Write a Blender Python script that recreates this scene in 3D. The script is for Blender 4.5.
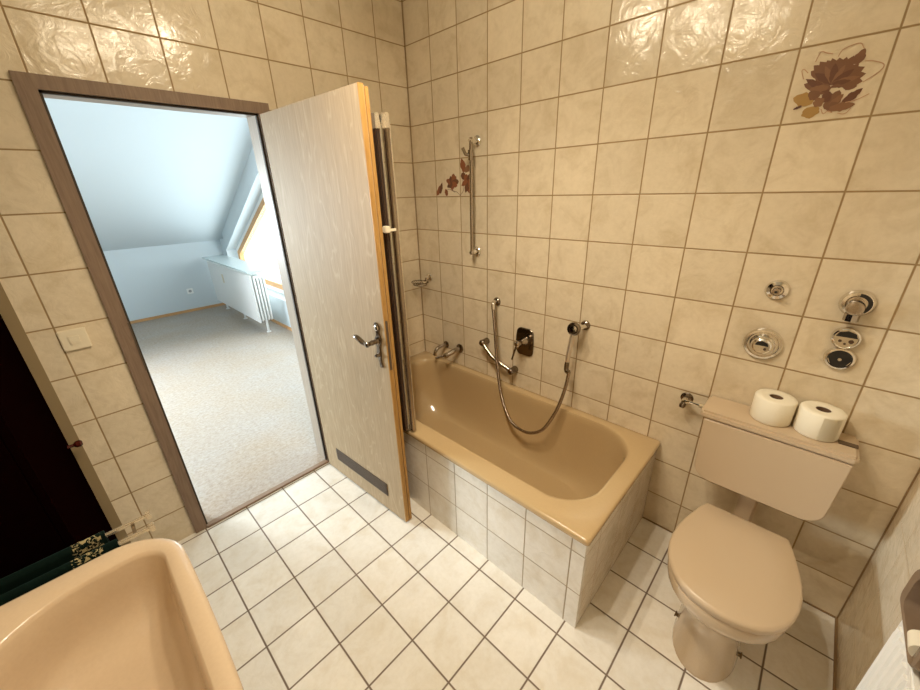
import bpy, bmesh, math, random
from mathutils import Vector, Matrix
PI = math.pi
for o in list(bpy.data.objects): bpy.data.objects.remove(o)
SC = bpy.context.scene; C = SC.collection

# ---------------- camera ----------------
cam = bpy.data.objects.new('camera', bpy.data.cameras.new('camera')); C.objects.link(cam)
r, u, b = (0.68824, -0.724976, -0.027114), (0.295218, 0.245727, 0.92329), (-0.662701, -0.64345, 0.383145)
cam.matrix_world = Matrix(((r[0], u[0], b[0], -1.7038), (r[1], u[1], b[1], -2.0247), (r[2], u[2], b[2], 1.6190), (0, 0, 0, 1)))
cam.data.sensor_width = 36; cam.data.lens = 374.94 / 920 * 36; cam.data.clip_start = 0.02
SC.camera = cam
# ---------------- world, lights, exposure ----------------
w = bpy.data.worlds.new('world'); SC.world = w; w.use_nodes = True
w.node_tree.nodes['Background'].inputs[0].default_value = (0.78, 0.9, 1.0, 1)
w.node_tree.nodes['Background'].inputs[1].default_value = 2.0
SC.view_settings.view_transform = 'Standard'; SC.view_settings.look = 'None'
SC.view_settings.exposure = 0.0; SC.view_settings.gamma = 1
SC.cycles.use_denoising = True
SC.cycles.max_bounces = 10; SC.cycles.diffuse_bounces = 6; SC.cycles.sample_clamp_indirect = 4
SC.cycles.caustics_reflective = False; SC.cycles.caustics_refractive = False
def area_light(name, loc, rot, sx, sy, power, col):
    l = bpy.data.lights.new(name, 'AREA'); l.shape = 'RECTANGLE'; l.size = sx; l.size_y = sy; l.energy = power; l.color = col
    o = bpy.data.objects.new(name, l); C.objects.link(o); o.location = loc; o.rotation_euler = rot; return o
# daylight outside the gable window of the attic room and outside its second window on the left
area_light('window_daylight', (0.42, 3.25, 1.3), (0, PI/2, 0), 2.1, 3.3, 140, (0.86, 0.935, 1.0))
l2 = area_light('second_window_daylight', (-3.15, 3.35, 1.5), (0, 0, 0), 1.6, 1.1, 190, (0.86, 0.94, 1.0))
l2.rotation_euler = (Vector((-.9, 0, .6)) - Vector((-3.15, 3.35, 1.5))).to_track_quat('-Z', 'Y').to_euler(); l2.data.spread = math.radians(100)
BULB, BZ, SPOT = 8.0, 2.455, 36.5   # glow of each bare bulb, its height, and its downward beam
BULBS = [(-0.94, -0.98), (-1.12, -1.22), (-1.29, -1.44)]
for x_, y_ in BULBS:   # the three reflector spots of the ceiling lamp, beaming downwards
    l = bpy.data.lights.new('spot_beam', 'SPOT'); l.energy = SPOT; l.spot_size = math.radians(152); l.spot_blend = 1; l.shadow_soft_size = .028; l.color = (1.0, .865, .665)
    o = bpy.data.objects.new('spot_beam', l); C.objects.link(o); o.location = (x_, y_, BZ-.04)

# ---------------- helpers ----------------
def tag(o, label=None, cat=None, group=None, kind=None):
    if label: o['label'] = label
    if cat: o['category'] = cat
    if group: o['group'] = group
    if kind: o['kind'] = kind
    return o
def thing(name, label, cat, loc=(0, 0, 0), group=None, kind=None):
    o = bpy.data.objects.new(name, None); C.objects.link(o); o.location = loc; o.empty_display_size = .05
    return tag(o, label, cat, group, kind)
def obj(name, bm, mat, parent=None, smooth=35):
    bmesh.ops.recalc_face_normals(bm, faces=bm.faces[:])
    me = bpy.data.meshes.new(name); bm.to_mesh(me); bm.free()
    if smooth:
        me.polygons.foreach_set('use_smooth', [True]*len(me.polygons)); me.set_sharp_from_angle(angle=math.radians(smooth))
    for m in (mat if isinstance(mat, (list, tuple)) else [mat]): me.materials.append(m)
    o = bpy.data.objects.new(name, me); C.objects.link(o)
    if parent:
        o.parent = parent
        p, off = parent, Vector((0, 0, 0))
        while p: off += p.location; p = p.parent
        o.matrix_parent_inverse = Matrix.Translation(-off) if parent.parent is None else Matrix.Identity(4)
        if parent.parent is not None or off.length == 0:
            o.matrix_parent_inverse = Matrix.Identity(4)
    return o
def box(bm, x0, x1, y0, y1, z0, z1, bev=0, seg=2):
    t = bmesh.new()
    bmesh.ops.create_cube(t, size=1)
    for v in t.verts:
        v.co = Vector((x0 + (v.co.x+.5)*(x1-x0), y0 + (v.co.y+.5)*(y1-y0), z0 + (v.co.z+.5)*(z1-z0)))
    if bev: bmesh.ops.bevel(t, geom=t.edges[:], offset=bev, segments=seg, affect='EDGES', clamp_overlap=True)
    merge(bm, t); return bm
def merge(bm, t, M=None):
    if M: bmesh.ops.transform(t, matrix=M, verts=t.verts)
    me = bpy.data.meshes.new('tmp'); t.to_mesh(me); t.free(); bm.from_mesh(me); bpy.data.meshes.remove(me)
def boxo(name, dims, mat, parent=None, bev=0, seg=2): return obj(name, box(bmesh.new(), *dims, bev=bev, seg=seg), mat, parent)
def prism(bm, pts, axis, a, c, bev=0):
    """polygon pts (2D) extruded along axis from a to c; axis 0: pts=(y,z), 1: (x,z), 2: (x,y)"""
    t = bmesh.new()
    def P(p, d): return (d, p[0], p[1]) if axis == 0 else (p[0], d, p[1]) if axis == 1 else (p[0], p[1], d)
    A = [t.verts.new(P(p, a)) for p in pts]; B = [t.verts.new(P(p, c)) for p in pts]
    n = len(pts); t.faces.new(A); t.faces.new(B[::-1])
    for i in range(n): t.faces.new((A[i], A[(i+1) % n], B[(i+1) % n], B[i]))
    if bev:
        bmesh.ops.recalc_face_normals(t, faces=t.faces[:])
        eds = [e for e in t.edges if (e.verts[0] in A and e.verts[1] in A) or (e.verts[0] in B and e.verts[1] in B)]
        bmesh.ops.bevel(t, geom=eds, offset=bev, segments=3, affect='EDGES', clamp_overlap=True)
    merge(bm, t); return bm
def smooth_path(pts, n=8):
    P = [Vector(p) for p in pts]; P = [P[0]*2-P[1]] + P + [P[-1]*2-P[-2]]; out = []
    for i in range(1, len(P)-2):
        for k in range(n):
            t = k/n; a, b_, c, d = P[i-1:i+3]
            out.append(.5*((2*b_) + (-a+c)*t + (2*a-5*b_+4*c-d)*t*t + (-a+3*b_-3*c+d)*t**3))
    out.append(P[-2]); return out
def tube(bm, pts, rad, seg=12, sm=0, cap=True, flat=None):
    pts = smooth_path(pts, sm) if sm else [Vector(p) for p in pts]
    n = len(pts); rings = []; N = None
    for i, p in enumerate(pts):
        T = (pts[min(i+1, n-1)] - pts[max(i-1, 0)]).normalized()
        if N is None:
            N = T.cross(Vector((0, 0, 1)))
            if N.length < .05: N = T.cross(Vector((0, 1, 0)))
        N = (N - T*N.dot(T)).normalized(); B = T.cross(N)
        rr = rad(i/(n-1)) if callable(rad) else rad
        f = flat or 1
        rings.append([bm.verts.new(p + N*math.cos(2*PI*k/seg)*rr + B*math.sin(2*PI*k/seg)*rr*f) for k in range(seg)])
    for a, b_ in zip(rings, rings[1:]):
        for k in range(seg): bm.faces.new((a[k], a[(k+1) % seg], b_[(k+1) % seg], b_[k]))
    if cap: bm.faces.new(rings[0]); bm.faces.new(rings[-1][::-1])
    return bm
def lathe(bm, prof, origin, axis, seg=32):
    """prof: list of (distance along axis, radius)"""
    ax = Vector(axis).normalized(); o = Vector(origin)
    n1 = ax.cross(Vector((0, 0, 1)) if abs(ax.z) < .9 else Vector((1, 0, 0))).normalized(); n2 = ax.cross(n1)
    rings = []
    for d, rr in prof:
        if rr < 1e-6: rings.append([bm.verts.new(o+ax*d)])
        else: rings.append([bm.verts.new(o + ax*d + (n1*math.cos(2*PI*k/seg) + n2*math.sin(2*PI*k/seg))*rr) for k in range(seg)])
    for a, b_ in zip(rings, rings[1:]):
        if len(a) == 1 and len(b_) == 1: continue
        for k in range(seg):
            k2 = (k+1) % seg
            if len(a) == 1: bm.faces.new((a[0], b_[k2], b_[k]))
            elif len(b_) == 1: bm.faces.new((a[k], a[k2], b_[0]))
            else: bm.faces.new((a[k], a[k2], b_[k2], b_[k]))
    for rg in (rings[0], rings[-1]):
        if len(rg) > 2: bm.faces.new(rg)
    return bm
def rrect(x0, x1, y0, y1, r, z, k=8, m=6):
    """rounded rectangle ring, r may be 4 radii (x1y1, x0y1, x0y0, x1y0)"""
    R = r if isinstance(r, (tuple, list)) else (r,)*4
    cs = [(x1-R[0], y1-R[0], 0, R[0]), (x0+R[1], y1-R[1], 90, R[1]), (x0+R[2], y0+R[2], 180, R[2]), (x1-R[3], y0+R[3], 270, R[3])]
    arcs = [[(cx+rr*math.cos(math.radians(a0+90*i/k)), cy+rr*math.sin(math.radians(a0+90*i/k)), z) for i in range(k+1)] for cx, cy, a0, rr in cs]
    out = []
    for i, a in enumerate(arcs):
        out += a; q, p = arcs[(i+1) % 4][0], a[-1]
        out += [tuple(p[j]+(q[j]-p[j])*s/m for j in range(3)) for s in range(1, m)]
    return out
def loft(bm, rings, cap0=False, cap1=False):
    V = [[bm.verts.new(p) for p in rg] for rg in rings]; n = len(V[0])
    for a, b_ in zip(V, V[1:]):
        for k in range(n): bm.faces.new((a[k], a[(k+1) % n], b_[(k+1) % n], b_[k]))
    if cap0: bm.faces.new(V[0])
    if cap1: bm.faces.new(V[-1][::-1])
    return bm

# ---------------- materials ----------------
def mat(name, col, rough=.5, metal=0, coat=0, trans=0, emit=None, es=0, spec=None, ior=None):
    m = bpy.data.materials.new(name); m.use_nodes = True; p = m.node_tree.nodes['Principled BSDF']
    p.inputs['Base Color'].default_value = (*col, 1); p.inputs['Roughness'].default_value = rough; p.inputs['Metallic'].default_value = metal
    p.inputs['Coat Weight'].default_value = coat; p.inputs['Coat Roughness'].default_value = .05
    p.inputs['Transmission Weight'].default_value = trans
    if spec is not None: p.inputs['Specular IOR Level'].default_value = spec
    if ior: p.inputs['IOR'].default_value = ior
    if emit: p.inputs['Emission Color'].default_value = (*emit, 1); p.inputs['Emission Strength'].default_value = es
    return m
class NT:
    def __init__(s, m): s.m = m; s.t = m.node_tree; s.p = s.t.nodes['Principled BSDF']
    def n(s, typ, **kw):
        nd = s.t.nodes.new(typ)
        for k, v in kw.items(): setattr(nd, k, v)
        return nd
    def l(s, a, b_): s.t.links.new(a, b_)
    def math(s, op, a, b_=None, c=None):
        nd = s.n('ShaderNodeMath', operation=op)
        for i, v in enumerate((a, b_, c)):
            if v is None: continue
            if isinstance(v, (int, float)): nd.inputs[i].default_value = v
            else: s.l(v, nd.inputs[i])
        return nd.outputs[0]
    def pos(s):
        g = s.n('ShaderNodeNewGeometry'); x = s.n('ShaderNodeSeparateXYZ'); s.l(g.outputs['Position'], x.inputs[0]); return g.outputs['Position'], x.outputs
    def noise(s, vec, scale, detail=3, rough=.5, dist=0):
        nd = s.n('ShaderNodeTexNoise'); nd.inputs['Scale'].default_value = scale; nd.inputs['Detail'].default_value = detail
        nd.inputs['Roughness'].default_value = rough; nd.inputs['Distortion'].default_value = dist
        if vec is not None: s.l(vec, nd.inputs['Vector'])
        return nd.outputs['Fac']
    def ramp(s, fac, stops):
        nd = s.n('ShaderNodeValToRGB'); e = nd.color_ramp.elements
        while len(e) < len(stops): e.new(.5)
        for el, (p_, c) in zip(e, stops): el.position = p_; el.color = (*c, 1) if len(c) == 3 else c
        s.l(fac, nd.inputs[0]); return nd.outputs[0]
    def mix(s, fac, a, b_, mode='MIX'):
        nd = s.n('ShaderNodeMix', data_type='RGBA', blend_type=mode)
        for i, v in ((0, fac), (6, a), (7, b_)):
            if isinstance(v, (int, float)): nd.inputs[i].default_value = v
            elif isinstance(v, tuple): nd.inputs[i].default_value = (*v, 1)
            else: s.l(v, nd.inputs[i])
        return nd.outputs[2]
    def bump(s, h, strength=.3, dist=.002, normal=None):
        nd = s.n('ShaderNodeBump'); nd.inputs['Strength'].default_value = strength; nd.inputs['Distance'].default_value = dist
        s.l(h, nd.inputs['Height'])
        if normal is not None: s.l(normal, nd.inputs['Normal'])
        return nd.outputs[0]
def tile_mat(name, ua, va, u0, v0, su, sv, light, dark, grout, gw=.0048, rough=.17, wav=.6):
    m = mat(name, light, rough); q = NT(m); vec, X = q.pos()
    U = q.math('DIVIDE', q.math('SUBTRACT', X[ua], u0), su); V = q.math('DIVIDE', q.math('SUBTRACT', X[va], v0), sv)
    def edge(W, s_):
        f = q.math('FRACT', W); return q.math('MULTIPLY', q.math('MINIMUM', f, q.math('SUBTRACT', 1, f)), s_)
    d = q.math('MINIMUM', edge(U, su), edge(V, sv))
    mr = q.n('ShaderNodeMapRange'); mr.inputs[1].default_value = gw*.35; mr.inputs[2].default_value = gw*.75; q.l(d, mr.inputs[0]); tmask = mr.outputs[0]
    cid = q.n('ShaderNodeCombineXYZ'); q.l(q.math('FLOOR', U), cid.inputs[0]); q.l(q.math('FLOOR', V), cid.inputs[1])
    wn = q.n('ShaderNodeTexWhiteNoise'); q.l(cid.outputs[0], wn.inputs['Vector'])
    off = q.n('ShaderNodeVectorMath', operation='MULTIPLY_ADD'); q.l(wn.outputs['Color'], off.inputs[0]); off.inputs[1].default_value = (7, 7, 7); q.l(vec, off.inputs[2])
    n1 = q.noise(off.outputs[0], 9, 5, .6, .6); n2 = q.noise(off.outputs[0], 55, 3, .6)
    c = q.ramp(n1, [(.33, dark), (.52, light), (.75, tuple(min(1, x*1.05) for x in light))])
    c = q.mix(.12, c, q.ramp(n2, [(.3, (.62, .55, .42)), (.6, (1, 1, 1))]), 'MULTIPLY')
    br = q.math('MULTIPLY_ADD', wn.outputs['Value'], .10, .93)
    hv = q.n('ShaderNodeVectorMath', operation='SCALE'); q.l(c, hv.inputs[0]); q.l(br, hv.inputs['Scale'])
    c = q.mix(tmask, grout, hv.outputs[0])
    q.l(c, q.p.inputs['Base Color'])
    q.l(q.math('MULTIPLY_ADD', tmask, rough-.75, .75), q.p.inputs['Roughness'])
    h = q.noise(off.outputs[0], 16, 4, .55, 1.2)
    b1 = q.bump(h, wav, .004)
    q.l(q.bump(tmask, .6, .0015, b1), q.p.inputs['Normal'])
    return m
WL, WD, WG = (.70, .60, .445), (.62, .515, .36), (.30, .195, .085)
Z0 = .1804
T_back = tile_mat('tile_back', 1, 2, -.0064, Z0, .2019, .2, WL, WD, WG)
T_left = tile_mat('tile_left', 0, 2, 0.0, Z0, .2003, .2, WL, WD, WG)
T_side = tile_mat('tile_right', 0, 2, 0.0, Z0, .2, .2, WL, WD, (.40, .30, .17), gw=.003)
T_rear = tile_mat('tile_rear', 1, 2, -.0064, Z0, .2, .2, WL, WD, WG)
T_floor = tile_mat('tile_floor', 0, 1, -.8026, -.0333, .1998, .1998, (.82, .79, .73), (.76, .71, .62), (.17, .12, .085), gw=.0058, rough=.16, wav=.35)
T_apF = tile_mat('tile_apron_front', 1, 2, -.828, .195, .1985, .2, (.80, .76, .69), (.73, .67, .57), (.36, .29, .20))
T_apE = tile_mat('tile_apron_end', 0, 2, -.409, .19, .2, .2, (.76, .69, .58), (.68, .60, .47), (.30, .22, .14))
def ceramic(name, col, rough=.12):
    m = mat(name, col, rough, coat=.4); q = NT(m); vec, X = q.pos()
    q.l(q.mix(.5, q.ramp(q.noise(vec, 140, 2), [(.3, tuple(x*.93 for x in col)), (.7, col)]), col), q.p.inputs['Base Color']); return m
M = {}
M['tub'] = ceramic('tub_enamel', (.49, .35, .185), .16)
M['wc'] = ceramic('toilet_ceramic', (.53, .41, .28), .16)
M['wc_plastic'] = mat('toilet_lid_plastic', (.53, .41, .28), .32)
M['sink'] = ceramic('sink_ceramic', (.53, .405, .275), .2)
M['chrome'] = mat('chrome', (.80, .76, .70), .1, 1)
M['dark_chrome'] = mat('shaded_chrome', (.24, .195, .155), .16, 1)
M['black'] = mat('plain_black', (.01, .009, .008), .4)
M['brass'] = mat('dull_brass', (.16, .11, .06), .4, 1)
M['alu'] = mat('champagne_aluminium', (.74, .66, .52), .25, .8)
M['silver'] = mat('polished_profile', (.45, .39, .33), .15, 1)
M['bronze'] = mat('dark_profile', (.12, .08, .06), .25, .8)
M['white_plastic'] = mat('cream_plastic', (.74, .66, .50), .35)
M['white_paint'] = mat('white_radiator_paint', (.82, .82, .80), .35)
M['brownframe'] = mat('brown_frame_wood', (.25, .165, .105), .45)
M['mahogany'] = mat('dark_mahogany', (.003, .0006, .0004), .7, spec=0)
M['redwood'] = mat('dark_red_knob', (.06, .008, .004), .25)
M['wall_strip'] = mat('olive_brown_strip', (.26, .19, .10), .45)
M['vent'] = mat('brown_vent_plastic', (.09, .062, .042), .4)
M['darkgap'] = mat('dark_seal', (.03, .02, .012), .7)
M['hole'] = mat('cardboard_core', (.16, .09, .05), .8)
M['bulb'] = mat('lamp_bulb', (1, 1, 1), .5, emit=(1.0, .84, .60), es=BULB/(PI*4*PI*.03*.03))
def wood(name, c1, c2, axis, scale, rough=.4, bands=1.0, dist=2.5, bumpy=0):
    m = mat(name, c1, rough); q = NT(m); vec, X = q.pos()
    mp = q.n('ShaderNodeMapping'); q.l(vec, mp.inputs[0]); s_ = [scale]*3; s_[axis] = scale*.06; mp.inputs['Scale'].default_value = s_
    nz = q.noise(mp.outputs[0], 6, 6, .65, dist)
    fn = q.noise(mp.outputs[0], 60, 2, .5, 0)
    c = q.ramp(nz, [(.35, c1), (.5, c2), (.58, c1), (.72, c2)])
    c = q.mix(.25, c, q.ramp(fn, [(.35, tuple(x*.8 for x in c1)), (.65, tuple(min(1, x*1.1) for x in c2))]))
    if name == 'pale_oak_foil':
        mp2 = q.n('ShaderNodeMapping'); q.l(vec, mp2.inputs[0]); mp2.inputs['Scale'].default_value = (4.5, 4.5, .8)
        cn = q.noise(mp2.outputs[0], 1.6, 3, .55, .4); fr_ = q.math('FRACT', q.math('MULTIPLY', cn, 9))
        ln = q.ramp(fr_, [(.40, (0, 0, 0)), (.5, (1, 1, 1)), (.60, (0, 0, 0))])
        c = q.mix(q.math('MULTIPLY', ln, .45), c, (.54, .43, .29))
    q.l(c, q.p.inputs['Base Color'])
    q.p.inputs['Specular IOR Level'].default_value = .2
    q.l(q.bump(nz, .08 + bumpy, .001), q.p.inputs['Normal']); return m
M['leaf'] = wood('pale_oak_foil', (.37, .27, .16), (.43, .32, .20), 2, 3.0, .6)
M['edge'] = wood('orange_edge_wood', (.34, .18, .05), (.43, .245, .08), 2, 5, .4)
M['jamb'] = wood('pale_jamb_wood', (.34, .275, .215), (.39, .32, .25), 2, 3, .4)
M['frame'] = wood('brown_door_frame', (.19, .13, .092), (.235, .165, .118), 2, 3, .45)
M['winwood'] = wood('orange_window_wood', (.52, .27, .11), (.60, .34, .15), 1, 3, .45)
m = mat('plaster', (.585, .64, .665), .9); q = NT(m); vec, X = q.pos(); q.l(q.bump(q.noise(vec, 90, 3), .15, .001), q.p.inputs['Normal']); M['plaster'] = m
m = mat('beige_sheet_floor', (.6, .48, .33), .55); q = NT(m); vec, X = q.pos()
mp = q.n('ShaderNodeMapping'); q.l(vec, mp.inputs[0]); mp.inputs['Scale'].default_value = (1, 1.3, 1)
a = q.noise(mp.outputs[0], 42, 5, .75, .3); b2 = q.noise(vec, 2.2, 4, .6)
c = q.ramp(a, [(.36, (.26, .195, .14)), (.5, (.38, .31, .245)), (.66, (.46, .40, .34))])
q.l(q.mix(.35, c, q.ramp(b2, [(.35, (.36, .27, .18)), (.65, (.37, .345, .33))])), q.p.inputs['Base Color']); M['hallfloor'] = m
m = bpy.data.materials.new('window_glass'); m.use_nodes = True; t = m.node_tree; t.nodes.clear()
g_ = t.nodes.new('ShaderNodeBsdfGlossy'); g_.inputs['Roughness'].default_value = .02; tr = t.nodes.new('ShaderNodeBsdfTransparent'); mx = t.nodes.new('ShaderNodeMixShader')
ou = t.nodes.new('ShaderNodeOutputMaterial')
tr.inputs[0].default_value = (.93, .96, .95, 1)
mx.inputs[0].default_value = .05; t.links.new(tr.outputs[0], mx.inputs[1]); t.links.new(g_.outputs[0], mx.inputs[2]); t.links.new(mx.outputs[0], ou.inputs[0]); M['glass'] = m
# dark green towel with a gold floral band near one edge
m = mat('green_towel', (.0012, .006, .004), .95, spec=.1); q = NT(m); vec, X = q.pos()
band = q.math('MULTIPLY', q.math('GREATER_THAN', X[0], -1.905), q.math('LESS_THAN', X[0], -1.848))
fl = q.math('GREATER_THAN', q.noise(vec, 75, 4, .6, 1.5), .545)
q.l(q.mix(q.math('MULTIPLY', band, fl), (.0012, .006, .004), (.30, .24, .12)), q.p.inputs['Base Color'])
q.l(q.bump(q.noise(vec, 400, 2), .6, .002), q.p.inputs['Normal'])
q.p.inputs['Sheen Weight'].default_value = .03; q.p.inputs['Sheen Tint'].default_value = (.1, .4, .3, 1); M['towel'] = m
m = mat('toilet_paper', (.80, .74, .60), .95); q = NT(m); vec, X = q.pos(); q.l(q.bump(q.noise(vec, 120, 3), .35, .002), q.p.inputs['Normal']); M['paper'] = m
M['sealant'] = mat('brown_sealant', (.24, .15, .07), .6)
M['flower'] = [mat('petal_brown', (.17, .075, .036), .3), mat('petal_dark', (.12, .045, .023), .3), mat('leaf_ochre', (.36, .21, .06), .3), mat('petal_rust', (.22, .105, .05), .3), mat('stem_dark', (.08, .025, .02), .3), mat('petal_outline', (.46, .27, .16), .3), mat('petal_red', (.23, .075, .03), .3)]

# ---------------- setting: bathroom ----------------
H = 2.60
XL, YR = -2.26, -2.422
def struct(name, bm, m, label, cat): return tag(obj(name, bm, m, smooth=0), label, cat, kind='structure')
struct('floor', box(bmesh.new(), XL-.1, .12, YR-.12, 0.0, -.12, 0), T_floor, 'cream square tiled bathroom floor with dark grout lines', 'floor')
struct('ceiling', box(bmesh.new(), XL-.1, .12, YR-.12, .06, H, H+.1), M['plaster'], 'white bathroom ceiling above the tiled walls', 'ceiling')
struct('wall_back', box(bmesh.new(), 0, .12, YR-.12, 0.0, 0, H), T_back, 'cream tiled wall behind the bathtub and toilet', 'wall')
bm = bmesh.new(); OX0, OX1, OZ = -1.594, -.897, 1.962
box(bm, XL-.1, OX0-.02, 0, .05, 0, H); box(bm, OX1+.02, .12, 0, .05, 0, H); box(bm, OX0-.02, OX1+.02, 0, .05, OZ+.02, H)
struct('wall_left', bm, T_left, 'cream tiled wall around the doorway', 'wall')
struct('wall_right', box(bmesh.new(), XL-.1, 0, YR-.12, YR, 0, H), T_side, 'cream tiled wall at the far right beside the toilet', 'wall')
struct('wall_rear', box(bmesh.new(), XL-.1, XL, YR, 0, 0, H), T_rear, 'cream tiled wall behind the wash basin', 'wall')

for nm, dm, lb in (('trim_3', (-.004, 0, YR, YR+.004, 0, H), 'brown sealant line in the corner behind the toilet'), ('trim_4', (-.0025, 0, -.0025, 0, .49, H), 'brown sealant line in the tiled corner over the bathtub'),
                   ('trim_5', (XL, -.006, YR, YR+.008, 0, .006), 'brown sealant line along the floor under the radiator'), ('trim_6', (-.006, 0, YR+.006, -1.675, 0, .004), 'brown sealant line along the floor behind the toilet')):
    struct(nm, box(bmesh.new(), *dm), M['sealant'], lb, 'sealant joint')

# ---------------- setting: attic room beyond the door ----------------
HX0, HX1, HY, KN, SL = -3.0, .06, 4.8, 1.0, .53
struct('floor', box(bmesh.new(), HX0-.1, HX1+.25, 0.0, HY+.2, -.12, 0), M['hallfloor'], 'mottled beige sheet floor of the attic room beyond the door', 'floor')
bm = bmesh.new(); box(bm, HX0-.1, OX0-.02, .05, .128, 0, 2.6); box(bm, OX1+.02, HX1+.25, .05, .128, 0, 2.6); box(bm, OX0-.02, OX1+.02, .05, .128, OZ+.02, 2.6)
struct('wall_hall', bm, M['plaster'], 'white plaster on the attic side of the doorway wall', 'wall')
struct('wall_far', box(bmesh.new(), HX0-.1, HX1+.25, HY, HY+.2, 0, KN+.1), M['plaster'], 'low white knee wall at the far end of the attic room', 'wall')
SW0, SW1 = 2.4, 4.2
bm = bmesh.new(); box(bm, HX0-.1, HX0, .11, SW0, 0, 2.7); box(bm, HX0-.1, HX0, SW1, HY+.1, 0, 2.7); box(bm, HX0-.1, HX0, SW0, SW1, 0, .8); box(bm, HX0-.1, HX0, SW0, SW1, 2.0, 2.7)
struct('wall_side', bm, M['plaster'], 'white attic room wall out of sight on the left', 'wall')
yt = HY - (2.55-KN)/SL
bm = bmesh.new(); prism(bm, [(HY+.2, KN-.2*SL), (yt, 2.55), (yt, 2.72), (HY+.2, KN-.2*SL+.17)], 0, HX0-.1, HX1+.25)
struct('ceiling', bm, M['plaster'], 'white sloping roof ceiling seen through the doorway', 'ceiling')
struct('ceiling', box(bmesh.new(), HX0-.1, HX1+.25, .08, yt, 2.55, 2.65), M['plaster'], 'flat white part of the attic room ceiling', 'ceiling')
bm = bmesh.new(); zt = lambda y: 1.83 + .522*(2.745-y); wy0, wy1, wz = .9, 4.6, .39; yk = 2.745-(2.3-1.83)/.522
prism(bm, [(.11, 0), (HY, 0), (HY, wz), (.11, wz)], 0, HX1, HX1+.22); prism(bm, [(wy1, wz), (HY, wz), (HY, KN+.02), (wy1, zt(wy1)+.17)], 0, HX1, HX1+.22)
prism(bm, [(wy1, zt(wy1)), (wy1, zt(wy1)+.25), (yk, 2.60), (yk, 2.3)], 0, HX1, HX1+.22); prism(bm, [(.11, wz), (wy0, wz), (wy0, 2.6), (.11, 2.6)], 0, HX1, HX1+.22)
prism(bm, [(wy0, 2.3), (yk, 2.3), (yk, 2.6), (wy0, 2.6)], 0, HX1, HX1+.22)
struct('wall_gable', bm, M['plaster'], 'white gable wall with the slanted window, right side of the attic room', 'wall')
w1 = thing('window_1', 'slanted gable window with orange wooden frame behind the radiator', 'window', (.23, 2.8, .39), kind='structure')
hp = [(wy1, wz), (wy1, zt(wy1)), (yk, 2.3), (wy0, 2.3), (wy0, wz)]
def inset(P, d):
    out = []
    n = len(P)
    for i in range(n):
        a, b_, c = Vector(P[i-1]), Vector(P[i]), Vector(P[(i+1) % n])
        e1, e2 = (b_-a).normalized(), (c-b_).normalized(); n1, n2 = Vector((-e1.y, e1.x)), Vector((-e2.y, e2.x))
        k = (n1+n2); k = k/(k.length_squared)*2; out.append(tuple(b_+k*d))
    return out
def ringframe(P, d, x0, x1):
    bm = bmesh.new(); Q = inset(P, d)
    n = len(P)
    for i in range(n):
        j = (i+1) % n; prism(bm, [P[i], P[j], Q[j], Q[i]], 0, x0, x1)
    return bm, Q
def area2(P): return sum(P[i][0]*P[(i+1) % len(P)][1]-P[(i+1) % len(P)][0]*P[i][1] for i in range(len(P)))
if area2(hp) < 0: hp = hp[::-1]
hp2 = [(y*1.0, z) for y, z in hp]
bm, Q = ringframe(hp2, .06, .20, .27); obj('window_casing', bm, M['white_paint'], w1, smooth=0)
bm, Q2 = ringframe(Q, .07, .19, .25); obj('window_frame', bm, M['winwood'], w1, smooth=0)
bm = bmesh.new(); prism(bm, Q2, 0, .215, .225); obj('pane', bm, M['glass'], w1, smooth=0)
boxo('mullion', (.19, .25, 2.30, 2.37, wz+.12, 2.14), M['winwood'], w1)
struct('baseboard_far', box(bmesh.new(), HX0, HX1, HY-.012, HY, 0, .038), M['winwood'], 'thin wooden skirting along the attic knee wall', 'baseboard')
struct('baseboard_gable', box(bmesh.new(), HX1-.012, HX1, .11, HY-.012, 0, .038), M['winwood'], 'thin wooden skirting under the gable window', 'baseboard')

# door frame
df = thing('trim_1', 'brown wooden frame around the open doorway', 'door frame', (-1.245, 0, 0), kind='structure')
AX0, AX1, AZ = -1.645, -.845, 2.006
bm = bmesh.new()
prism(bm, [(AX0, 0), (OX0, 0), (OX0, OZ), (OX1, OZ), (OX1, 0), (AX1, 0), (AX1, AZ), (AX0, AZ)], 1, -.014, .0); obj('architrave', bm, M['frame'], df, smooth=0)
bm = bmesh.new()
box(bm, OX0-.02, OX0, -.004, .135, 0, OZ+.02); box(bm, OX1, OX1+.02, -.004, .135, 0, OZ+.02); box(bm, OX0, OX1, -.004, .135, OZ, OZ+.02)
obj('lining', bm, M['jamb'], df, smooth=0)
bm = bmesh.new(); box(bm, OX0, OX0+.008, .0, .012, .012, OZ); box(bm, OX1-.008, OX1, .0, .012, .012, OZ); box(bm, OX0, OX1, .0, .012, OZ-.008, OZ)
obj('rubber_seal', bm, M['darkgap'], df, smooth=0)
boxo('strike_plate', (OX0-.003, OX0+.002, -.016, -.004, .93, 1.15), M['vent'], df)
struct('trim_2', box(bmesh.new(), OX0, OX1, -.022, .014, 0, .011, bev=.003), M['brownframe'], 'dark brown threshold strip under the doorway', 'threshold')

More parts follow.
